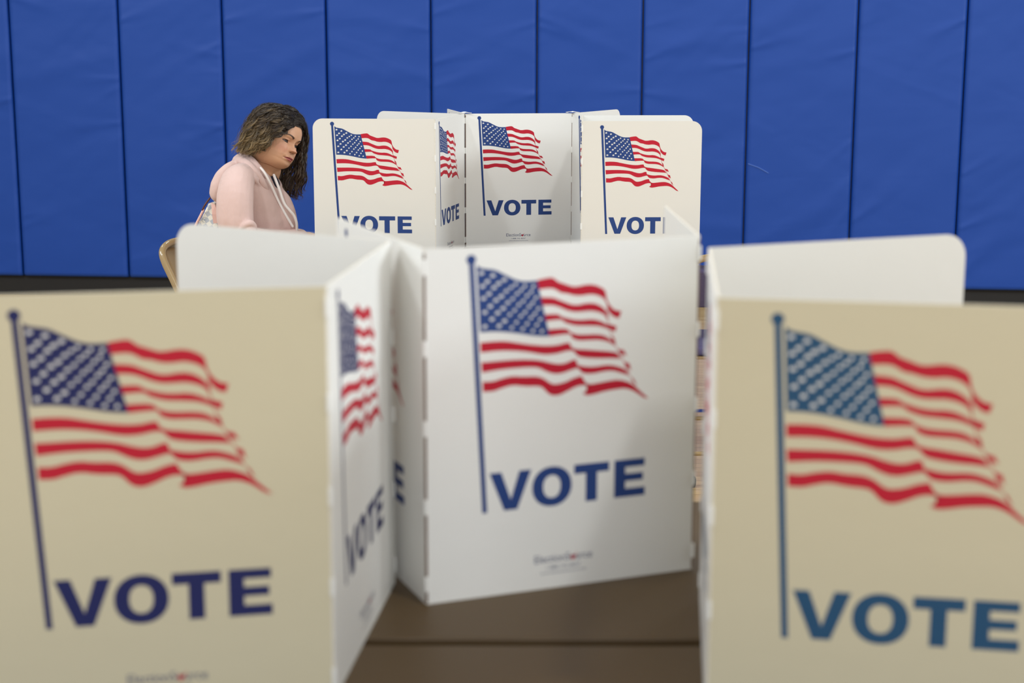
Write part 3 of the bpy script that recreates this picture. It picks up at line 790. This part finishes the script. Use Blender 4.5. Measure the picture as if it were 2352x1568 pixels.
    at.data.foreach_set('color', np.concatenate([np.array(cols, dtype=np.float32), np.ones((len(cols), 1), np.float32)], 1).ravel())
    bm = bmesh.new(); bm.from_mesh(me); bmesh.ops.recalc_face_normals(bm, faces=bm.faces); bm.to_mesh(me); bm.free()
    return me
body = link('body', body_mesh(), M['skin'], person, smooth=True)

# --- hoodie: torso, sleeves and hood grown together
def limb_in(bm):
    def limb(pts, rad, m=5, flat=1.0):
        P = catmull(pts, m); rr = np.interp(np.linspace(0, 1, len(P)), np.linspace(0, 1, len(rad)), rad)
        tube(bm, local([tuple(p) for p in P]), list(rr), 20, flat)
    return limb
def hoodie():
    bm = bmesh.new(); limb = limb_in(bm)
    def ring(c, hx, hy): return (Vector(c) - ROOT, hx, hy)
    loft(bm, [ring((-1.0281, 5.8500, 0.4666), .150, .19), ring((-1.0142, 5.8500, 0.5525), .158, .19), ring((-0.9955, 5.8500, 0.6346), .150, .175), ring((-0.9700, 5.8500, 0.7326), .146, .170),
              ring((-0.9387, 5.8500, 0.8139), .140, .142), ring((-0.9405, 5.8500, 0.8623), .138, .142), ring((-0.9472, 5.8500, 0.9107), .128, .142), ring((-0.9587, 5.8500, 0.9588), .118, .144), ring((-0.9656, 5.8500, 0.9989), .100, .150), ring((-0.9599, 5.8500, 1.0277), .074, .140), ring((-0.9514, 5.8500, 1.0484), .050, .095), ring((-0.9446, 5.8500, 1.0612), .036, .06)], 36, 2.2)
    limb([(-0.9695, 5.7120, 1.0610), (-0.9431, 5.7000, 1.0418), (-0.9256, 5.7040, 1.0197), (-0.9105, 5.7220, 0.9931)], [0.007, 0.010, 0.010, 0.005])
    limb([(-0.9547, 5.7160, 1.0560), (-0.9293, 5.7100, 1.0348), (-0.9120, 5.7160, 1.0155)], [0.006, 0.009, 0.005])
    limb([(-0.8660, 5.8200, 0.9619), (-0.8456, 5.8050, 0.9283), (-0.8324, 5.7950, 0.8879), (-0.8239, 5.7950, 0.8448), (-0.8272, 5.8100, 0.7948)], [0.026, 0.036, 0.040, 0.038, 0.034])
    limb([(-0.8750, 5.8800, 0.9562), (-0.8587, 5.8950, 0.9192), (-0.8482, 5.9050, 0.8759), (-0.8396, 5.9050, 0.8320), (-0.8386, 5.8900, 0.7848)], [0.026, 0.036, 0.040, 0.038, 0.034])
    return fused(bm, 0.0036, 3, 0.5)
def near_sleeve():
    bm = bmesh.new(); limb = limb_in(bm)
    # near sleeve, its elbow folds and forearm
    limb([(-0.9681, 5.7350, 1.0263), (-0.9821, 5.6850, 1.0088), (-0.9860, 5.6450, 0.9597), (-0.9866, 5.6350, 0.8863), (-0.9780, 5.6450, 0.8150)], [0.050, 0.0600, 0.0655, 0.0655, 0.060])
    limb([(-0.9781, 5.6450, 0.8134), (-0.9164, 5.6650, 0.7953), (-0.8456, 5.7150, 0.7923), (-0.7794, 5.7880, 0.7976)], [0.058, 0.052, 0.042, 0.033])
    limb([(-0.9707, 5.5880, 0.8391), (-0.9467, 5.5780, 0.8650), (-0.9266, 5.5880, 0.8732), (-0.9175, 5.6150, 0.8577), (-0.9192, 5.6400, 0.8298)], [0.006, 0.010, 0.012, 0.012, 0.008])
    limb([(-0.9558, 5.5880, 0.8221), (-0.9360, 5.5840, 0.8443), (-0.9202, 5.6000, 0.8424), (-0.9125, 5.6250, 0.8176)], [0.008, 0.012, 0.012, 0.008])
    return fused(bm, 0.0036, 4, 0.5)
def far_sleeve():
    bm = bmesh.new(); limb = limb_in(bm)
    # far sleeve
    limb([(-0.9895, 5.9800, 1.0151), (-0.9861, 6.0300, 0.9581), (-0.9680, 6.0550, 0.8560), (-0.9377, 6.0250, 0.7628)], [0.056, 0.062, 0.062, 0.056])
    limb([(-0.9378, 6.0250, 0.7594), (-0.8684, 5.9800, 0.7553), (-0.8050, 5.9280, 0.7736)], [0.054, 0.044, 0.033])
    return fused(bm, 0.005, 4, 0.5)
def hood():
    bm = bmesh.new(); limb = limb_in(bm)
    # hood: rim round the neck, second fold, pouch hanging behind
    rim = [(-1.0018, 5.8600, 1.0762), (-0.9780, 5.8050, 1.0836), (-0.9471, 5.7700, 1.0784), (-0.9197, 5.7520, 1.0548), (-0.9009, 5.7580, 1.0308), (-0.8863, 5.7820, 1.0051), (-0.8737, 5.8100, 0.9788), (-0.8631, 5.8200, 0.9523)]
    limb(rim, [0.022, 0.020, 0.016, 0.014, 0.013, 0.012, 0.010, 0.008])
    rim2 = [(-1.0018, 5.8600, 1.0762), (-0.9908, 5.9000, 1.0765), (-0.9634, 5.9280, 1.0648), (-0.9259, 5.9320, 1.0354), (-0.8918, 5.9150, 1.0046), (-0.8654, 5.8850, 0.9783), (-0.8640, 5.8500, 0.9623)]
    limb(rim2, [0.022, 0.022, 0.020, 0.018, 0.016, 0.014, 0.010])
    limb([(-1.0051, 5.8500, 1.0706), (-0.9868, 5.7900, 1.0768), (-0.9585, 5.7420, 1.0696), (-0.9312, 5.7240, 1.0476), (-0.9106, 5.7280, 1.0208), (-0.8945, 5.7400, 0.9899), (-0.8780, 5.7700, 0.9508)], [0.024, 0.020, 0.0165, 0.0155, 0.014, 0.012, 0.006])
    limb([(-1.0055, 5.8500, 1.0563), (-1.0317, 5.8500, 1.0355), (-1.0518, 5.8500, 1.0067), (-1.0656, 5.8500, 0.9778), (-1.0761, 5.8500, 0.9489), (-1.0799, 5.8500, 0.9297)], [0.024, 0.034, 0.042, 0.042, 0.034, 0.020])
    limb([(-1.0000, 5.8000, 1.0618), (-1.0224, 5.7800, 1.0444), (-1.0427, 5.7650, 1.0173), (-1.0570, 5.7600, 0.9861), (-1.0684, 5.7650, 0.9572), (-1.0686, 5.7800, 0.9367)], [0.020, 0.029, 0.036, 0.038, 0.032, 0.016])
    limb([(-1.0173, 5.9000, 1.0539), (-1.0472, 5.9200, 1.0329), (-1.0735, 5.9350, 1.0025), (-1.0901, 5.9400, 0.9695), (-1.0999, 5.9350, 0.9406), (-1.0945, 5.9200, 0.9226)], [0.020, 0.029, 0.036, 0.038, 0.032, 0.016])
    return fused(bm, 0.0036, 4, 0.5)
hd = link('hoodie', hoodie(), M['fleece'], person, smooth=True)
for nm, fn in (('sleeve', near_sleeve), ('sleeve', far_sleeve), ('hood', hood)): link(nm, fn(), M['fleece'], hd, smooth=True)

def strand(name, pts, r, m, par, flat=1.0, n=8):
    bm = bmesh.new(); tube(bm, local([tuple(p) for p in catmull(pts, n)]), r, 10, flat); return obj(name, bm, m, par, smooth=True)
strand('drawstring', [(-0.9066, 5.7380, 1.0544), (-0.8938, 5.7340, 1.0391), (-0.8820, 5.7350, 1.0171), (-0.8686, 5.7450, 0.9848), (-0.8553, 5.7550, 0.9492), (-0.8361, 5.7570, 0.9079), (-0.8176, 5.7550, 0.8733), (-0.7998, 5.7580, 0.8412)], 0.0046, M['cord'], hd)
strand('drawstring', [(-0.8687, 5.7950, 1.0245), (-0.8588, 5.7780, 1.0055), (-0.8450, 5.7650, 0.9735), (-0.8267, 5.7500, 0.9261), (-0.8060, 5.7440, 0.8998), (-0.7925, 5.7460, 0.8822), (-0.7841, 5.7500, 0.8564), (-0.7846, 5.7600, 0.8250)], 0.0050, M['cord'], hd)
strand('undershirt', [(-0.8882, 5.8500, 1.0166), (-0.8737, 5.8150, 1.0069), (-0.8647, 5.8050, 0.9888), (-0.8722, 5.8200, 0.9683)], 0.016, M['navy_cotton'], person)

# lower body: dark jeans and shoes under the table
bm = bmesh.new()
for dy in (-0.09, 0.09):
    o = Vector((0, dy, 0))
    tube(bm, [Vector((-0.07, dy, 0.56)), Vector((0.16, dy * 1.15, 0.555)), Vector((0.40, dy * 1.3, 0.54))], [0.098, 0.085, 0.066], 18)
    tube(bm, [Vector((0.40, dy * 1.3, 0.54)), Vector((0.40, dy * 1.3, 0.32)), Vector((0.35, dy * 1.3, 0.10))], [0.064, 0.058, 0.05], 18)
loft(bm, [(Vector((-0.10, 0, 0.50)), 0.13, 0.17), (Vector((-0.08, 0, 0.60)), 0.14, 0.175), (Vector((-0.07, 0, 0.70)), 0.13, 0.165)], 24)
link('trousers', fused(bm, 0.009, 4), M['denim'], person, smooth=True)
for dy in (-0.117, 0.117):
    bm = bmesh.new()
    tube(bm, [Vector((0.32, dy, 0.045)), Vector((0.40, dy, 0.05)), Vector((0.50, dy, 0.036))], [0.038, 0.042, 0.032], 16)
    tube(bm, [Vector((0.34, dy, 0.05)), Vector((0.345, dy, 0.10))], [0.04, 0.045], 16)
    link('shoe', fused(bm, 0.005, 3), M['shoe'], person, smooth=True)

# --- hair: wavy locks combed from a parting, near side back over the shoulder, far side down past the face
GN = [
 [(-0.7888, 5.8100, 1.2033), (-0.7953, 5.7760, 1.2004), (-0.8155, 5.7500, 1.1894), (-0.8383, 5.7320, 1.1764), (-0.8612, 5.7260, 1.1612), (-0.8806, 5.7280, 1.1455), (-0.8979, 5.7360, 1.1310), (-0.9139, 5.7460, 1.1162)],
 [(-0.7881, 5.8300, 1.2116), (-0.8075, 5.7650, 1.2166), (-0.8361, 5.7330, 1.2073), (-0.8662, 5.7220, 1.1862), (-0.8899, 5.7200, 1.1615), (-0.9101, 5.7260, 1.1409), (-0.9294, 5.7360, 1.1216), (-0.9441, 5.7460, 1.1037)],
 [(-0.7880, 5.8550, 1.2261), (-0.8178, 5.7750, 1.2378), (-0.8542, 5.7330, 1.2305), (-0.8890, 5.7220, 1.2063), (-0.9168, 5.7250, 1.1751), (-0.9392, 5.7330, 1.1451), (-0.9572, 5.7430, 1.1210), (-0.9621, 5.7500, 1.1018)],
 [(-0.7941, 5.8800, 1.2423), (-0.8326, 5.7950, 1.2618), (-0.8728, 5.7470, 1.2530), (-0.9092, 5.7350, 1.2241), (-0.9392, 5.7400, 1.1850), (-0.9637, 5.7500, 1.1517), (-0.9814, 5.7580, 1.1293), (-1.0015, 5.7650, 1.1272)],
 [(-0.8151, 5.8950, 1.2542), (-0.8557, 5.8250, 1.2698), (-0.8952, 5.7820, 1.2606), (-0.9298, 5.7670, 1.2302), (-0.9553, 5.7720, 1.1894), (-0.9734, 5.7800, 1.1514), (-0.9867, 5.7880, 1.1226), (-0.9906, 5.7900, 1.1067)],
 [(-0.8413, 5.9000, 1.2587), (-0.8831, 5.8600, 1.2698), (-0.9225, 5.8350, 1.2535), (-0.9499, 5.8220, 1.2211), (-0.9681, 5.8200, 1.1819), (-0.9787, 5.8200, 1.1441), (-0.9764, 5.8200, 1.1141), (-0.9619, 5.8150, 1.0939)],
 [(-0.8620, 5.9100, 1.2582), (-0.9061, 5.8950, 1.2619), (-0.9412, 5.8900, 1.2383), (-0.9614, 5.8800, 1.2007), (-0.9705, 5.8700, 1.1616), (-0.9698, 5.8600, 1.1288), (-0.9594, 5.8500, 1.1041), (-0.9423, 5.8400, 1.0874)],
 [(-0.8764, 5.9200, 1.2530), (-0.9134, 5.9300, 1.2477), (-0.9392, 5.9350, 1.2170), (-0.9517, 5.9250, 1.1775), (-0.9552, 5.9100, 1.1400), (-0.9463, 5.8900, 1.1125), (-0.9388, 5.8800, 1.0941), (-0.9280, 5.8700, 1.0788)]]
GF = [
 [(-0.7955, 5.7780, 1.2050), (-0.7828, 5.8000, 1.2023), (-0.7743, 5.8400, 1.1828), (-0.7768, 5.8900, 1.1480), (-0.7820, 5.9100, 1.1067), (-0.7907, 5.9200, 1.0625), (-0.7982, 5.9200, 1.0206), (-0.8049, 5.9140, 0.9758), (-0.8082, 5.9080, 0.9374), (-0.7972, 5.9060, 0.9117)],
 [(-0.8018, 5.7800, 1.2158), (-0.7820, 5.8200, 1.2138), (-0.7697, 5.8680, 1.1939), (-0.7659, 5.9080, 1.1629), (-0.7707, 5.9250, 1.1186), (-0.7824, 5.9320, 1.0713), (-0.7799, 5.9300, 1.0278), (-0.7815, 5.9240, 0.9944), (-0.7929, 5.9200, 0.9688), (-0.7883, 5.9180, 0.9462)],
 [(-0.8116, 5.8200, 1.2341), (-0.7912, 5.8800, 1.2328), (-0.7767, 5.9120, 1.2074), (-0.7709, 5.9350, 1.1709), (-0.7782, 5.9460, 1.1236), (-0.7912, 5.9500, 1.0732), (-0.7950, 5.9460, 1.0281), (-0.8079, 5.9380, 0.9833), (-0.8111, 5.9300, 0.9418), (-0.7997, 5.9240, 0.9066)],
 [(-0.8298, 5.8400, 1.2519), (-0.8046, 5.9000, 1.2509), (-0.7895, 5.9380, 1.2204), (-0.7867, 5.9580, 1.1728), (-0.7999, 5.9620, 1.1192), (-0.8185, 5.9580, 1.0660), (-0.8282, 5.9500, 1.0212), (-0.8376, 5.9400, 0.9798), (-0.8276, 5.9320, 0.9416), (-0.8112, 5.9260, 0.9161)],
 [(-0.8538, 5.8550, 1.2654), (-0.8280, 5.9200, 1.2610), (-0.8130, 5.9580, 1.2274), (-0.8195, 5.9720, 1.1719), (-0.8352, 5.9700, 1.1138), (-0.8497, 5.9600, 1.0626), (-0.8572, 5.9480, 1.0213), (-0.8567, 5.9380, 0.9832), (-0.8435, 5.9300, 0.9482), (-0.8269, 5.9240, 0.9261)],
 [(-0.8782, 5.8700, 1.2678), (-0.8579, 5.9380, 1.2602), (-0.8508, 5.9720, 1.2202), (-0.8565, 5.9800, 1.1665), (-0.8681, 5.9720, 1.1135), (-0.8737, 5.9580, 1.0692), (-0.8724, 5.9420, 1.0283), (-0.8635, 5.9300, 0.9936), (-0.8519, 5.9240, 0.9650), (-0.8389, 5.9200, 0.9427)]]
def hair_mesh():
    rnd = random.Random(21)
    V, F, C = [], [], []
    dark = np.array(srgb(42, 33, 28)[:3]); mid = np.array(srgb(66, 51, 38)[:3]); tip = np.array(srgb(156, 132, 92)[:3]); far_tip = np.array(srgb(100, 80, 64)[:3])
    centre = np.array(HO + ROOT)
    def strand_pts(G, t, n, depth, amp, ph, wl, lift, fly, cut):
        k = t * (len(G) - 1); i = min(int(k), len(G) - 2); w = k - i
        g = [np.array(a) * (1 - w) + np.array(b) * w for a, b in zip(G[i], G[i + 1])]
        P = np.array(catmull(g, n)); P = P[:max(6, int(len(P) * cut))]
        L = np.concatenate([[0], np.cumsum(np.linalg.norm(np.diff(P, axis=0), axis=1))]); s = L / L[-1]
        T = np.gradient(P, axis=0); T /= np.linalg.norm(T, axis=1)[:, None]
        O = P - centre; O -= (O * T).sum(1)[:, None] * T; O /= np.linalg.norm(O, axis=1)[:, None]
        B = np.cross(T, O)
        env = np.clip((s - 0.04) / 0.35, 0.12, 1)
        a = amp * env
        P = P + O * (depth * np.clip(s * 5, 0.2, 1) * (1 + 0.0 * s))[:, None] + B * (a * np.sin(2 * PI * L / wl + ph))[:, None] + O * (0.6 * a * np.cos(2 * PI * L / wl + ph * 1.3))[:, None]
        P = P + (np.array(fly)[None, :] * (s ** 2)[:, None]) 
        P = P + B * lift * env[:, None]
        return P, s
    def add(P, s, r, far, hl):
        n = len(P); base = len(V)
        T = np.gradient(P, axis=0); T /= np.linalg.norm(T, axis=1)[:, None]
        N = np.cross(T, np.array([0.3, 0.9, 0.2])); N /= np.linalg.norm(N, axis=1)[:, None]; B = np.cross(T, N)
        for i in range(n):
            rr = r * (0.75 + 0.25 * math.sin(min(1, s[i] * 4) * PI / 2)) * (1 - 0.75 * max(0, s[i] - 0.7) / 0.3)
            for q in range(4):
                a = q * PI / 2; V.append(tuple(P[i] + N[i] * math.cos(a) * rr + B[i] * math.sin(a) * rr - np.array(ROOT)))
            k = s[i]; te = far_tip if far else tip
            k = max(0, (k - 0.22) / 0.78); c = dark * (1 - min(1, k / 0.5)) + mid * min(1, k / 0.5) if k < 0.5 else mid * (1 - (k - 0.5) / 0.5) + te * ((k - 0.5) / 0.5)
            c = c * (1 - hl) + dark * 0.75 * hl if hl > 0 else c * (1 + hl * k) + te * (-hl * k)
            C.extend([c] * 4)
        for i in range(n - 1):
            for q in range(4):
                a = base + i * 4 + q; b = base + i * 4 + (q + 1) % 4
                F.append((a, b, b + 4, a + 4))
        F.append((base, base + 3, base + 2, base + 1)); e = base + (n - 1) * 4; F.append((e, e + 1, e + 2, e + 3))
    for G, far, nclump, per in ((GN, False, 190, 17), (GF, True, 100, 16)):
        for c in range(nclump):
            tc = (c + rnd.random()) / nclump; ph = rnd.random() * 6.28; wl = rnd.uniform(0.050, 0.080); amp = rnd.uniform(0.0065, 0.0135) * (1.1 if far else 1.0)
            dc = rnd.uniform(-0.008, 0.010); cut = rnd.uniform(0.80, 1.0) if far else rnd.uniform(0.84, 1.05); hl0 = rnd.choice([-0.6, -0.25, 0.0, 0.2, 0.4, 0.6])
            lc = rnd.uniform(-0.004, 0.004)
            fly = (rnd.gauss(0, 0.006), rnd.gauss(0, 0.008), rnd.gauss(0, 0.004))
            PC, sC = strand_pts(G, tc, 5, dc, amp, ph, wl, lc, fly, min(1, cut))
            for k in range(per):
                loose = rnd.random() < 0.13
                t = min(1, max(0, tc + rnd.gauss(0, 0.016 if not loose else 0.03)))
                f2 = tuple(a + rnd.gauss(0, 0.002 if not loose else 0.011) for a in fly)
                P, s = strand_pts(G, t, 5, dc + rnd.uniform(-0.002, 0.0025) + (0.003 if loose else 0), amp * rnd.uniform(0.8, 1.2), ph + rnd.gauss(0, 0.25), wl * rnd.uniform(0.95, 1.05), lc, f2, min(1, cut * rnd.uniform(0.92, 1.06)))
                if not loose:
                    m = min(len(P), len(PC)); pull = (0.72 * np.clip(s[:m] * 1.6, 0, 1))[:, None]
                    P = P.copy(); P[:m] = P[:m] * (1 - pull) + PC[:m] * pull
                    if len(P) > m: P = P[:m]; s = s[:m] / s[m - 1]
                add(P, s, rnd.uniform(0.0006, 0.0011) if not loose else 0.0004, far, min(0.7, hl0 + rnd.gauss(0, 0.12)))
    me = bpy.data.meshes.new('hair'); me.from_pydata(V, [], F); me.update()
    at = me.color_attributes.new('tint', 'FLOAT_COLOR', 'POINT')
    at.data.foreach_set('color', np.clip(np.concatenate([np.array(C, dtype=np.float32), np.ones((len(C), 1), np.float32)], 1), 0, 1).ravel())
    return me
link('hair', hair_mesh(), M['hair'], person, smooth=True)
# --- checked shoulder bag behind her back, brown handle
M['check'] = mat('white_and_grey_checked_canvas', srgb(230, 228, 216), 0.6)
def check():
    nt = M['check'].node_tree; b = nt.nodes['Principled BSDF']
    tc = nt.nodes.new('ShaderNodeTexCoord'); mp = nt.nodes.new('ShaderNodeMapping'); mp.inputs['Rotation'].default_value = (0, math.radians(32), 0)
    mp.inputs['Location'].default_value = (0.003, 0.0101, 0.003)
    ch = nt.nodes.new('ShaderNodeTexChecker'); ch.inputs['Scale'].default_value = 60
    ch.inputs['Color1'].default_value = srgb(232, 230, 218); ch.inputs['Color2'].default_value = srgb(182, 188, 196)
    fl = nt.nodes.new('ShaderNodeVectorMath'); fl.operation = 'MULTIPLY'; fl.inputs[1].default_value = (1, 0.0, 1)
    ad = nt.nodes.new('ShaderNodeVectorMath'); ad.operation = 'ADD'; ad.inputs[1].default_value = (0, 0.006, 0)
    nt.links.new(tc.outputs['Object'], fl.inputs[0]); nt.links.new(fl.outputs[0], mp.inputs['Vector']); nt.links.new(mp.outputs[0], ad.inputs[0]); nt.links.new(ad.outputs[0], ch.inputs['Vector']); nt.links.new(ch.outputs['Color'], b.inputs['Base Color'])
check()
BL = Vector((-1.1212, 5.8300, 0.8320))
bag = tag(empty('shoulder_bag', BL), 'white and grey checked shoulder bag with brown trim, hanging behind the woman', 'bag')
bm = bmesh.new()
A = [Vector(p) - BL for p in ((-1.1043, 5.7750, 0.9308), (-1.0759, 5.7650, 0.9192), (-1.0641, 5.7600, 0.8642), (-1.0643, 5.7600, 0.7124), (-1.1916, 5.7750, 0.7100), (-1.1714, 5.7750, 0.7823), (-1.1417, 5.7750, 0.8591))]
front = [bm.verts.new(a) for a in A]; back = [bm.verts.new(a + Vector((0.012, 0.10, 0))) for a in A]
bm.faces.new(front); bm.faces.new(list(reversed(back)))
for k in range(len(A)): bm.faces.new((front[k], back[k], back[(k + 1) % len(A)], front[(k + 1) % len(A)]))
bmesh.ops.bevel(bm, geom=[e for e in bm.edges], offset=0.010, segments=3, affect='EDGES')
obj('bag_body', bm, M['check'], bag, smooth=False)
M['leather'] = mat('dark_brown_leather', srgb(84, 44, 34), 0.5)
M['peach'] = mat('peach_pink_leather_lining', srgb(226, 184, 172), 0.6)
def bt(name, pts, r, m, flat=1.0):
    bm = bmesh.new(); tube(bm, [tuple(Vector(p) - BL) for p in catmull(pts, 6)], r, 10, flat); return obj(name, bm, m, bag, smooth=True)
bt('handle', [(-1.0998, 5.7700, 0.9424), (-1.1088, 5.7650, 0.9302), (-1.1182, 5.7620, 0.9162), (-1.1271, 5.7640, 0.9001)], 0.0034, M['leather'])
bt('piping', [(-1.1243, 5.7660, 0.8999), (-1.1378, 5.7660, 0.8745), (-1.1531, 5.7660, 0.8458), (-1.1704, 5.7660, 0.8075), (-1.1851, 5.7660, 0.7514)], 0.0045, M['peach'])
bm = bmesh.new()
q = [Vector(p) - BL for p in ((-1.0928, 5.7550, 0.9281), (-1.0779, 5.7500, 0.9207), (-1.0692, 5.7480, 0.8861), (-1.0579, 5.7500, 0.8558), (-1.0864, 5.7500, 0.8526), (-1.0901, 5.7500, 0.8859))]
a = [bm.verts.new(p) for p in q]; b = [bm.verts.new(p + Vector((0, 0.006, 0))) for p in q]
bm.faces.new(a); bm.faces.new(list(reversed(b)))
for k in range(6): bm.faces.new((a[k], b[k], b[(k + 1) % 6], a[(k + 1) % 6]))
obj('flap', bm, M['peach'], bag)
bm = bmesh.new()
cc = Vector((-1.1202, 5.7710, 0.8628)) - BL
def bar2(a, b, r=0.0007): tube(bm, [cc + Vector((a[0], 0, a[1])), cc + Vector((b[0], 0, b[1]))], r, 6)
for k in range(20):
    a, b = 2 * PI * k / 20, 2 * PI * (k + 1) / 20
    bar2((0.0105 * math.cos(a), 0.0105 * math.sin(a)), (0.0105 * math.cos(b), 0.0105 * math.sin(b)))
bar2((-0.005, 0.004), (0.002, -0.001)); bar2((-0.005, -0.001), (0.004, -0.004)); bar2((0.006, 0.003), (0.001, 0.004))
M['emblem'] = mat('pale_grey_print', srgb(176, 184, 192), 0.6)
obj('emblem', bm, M['emblem'], bag)
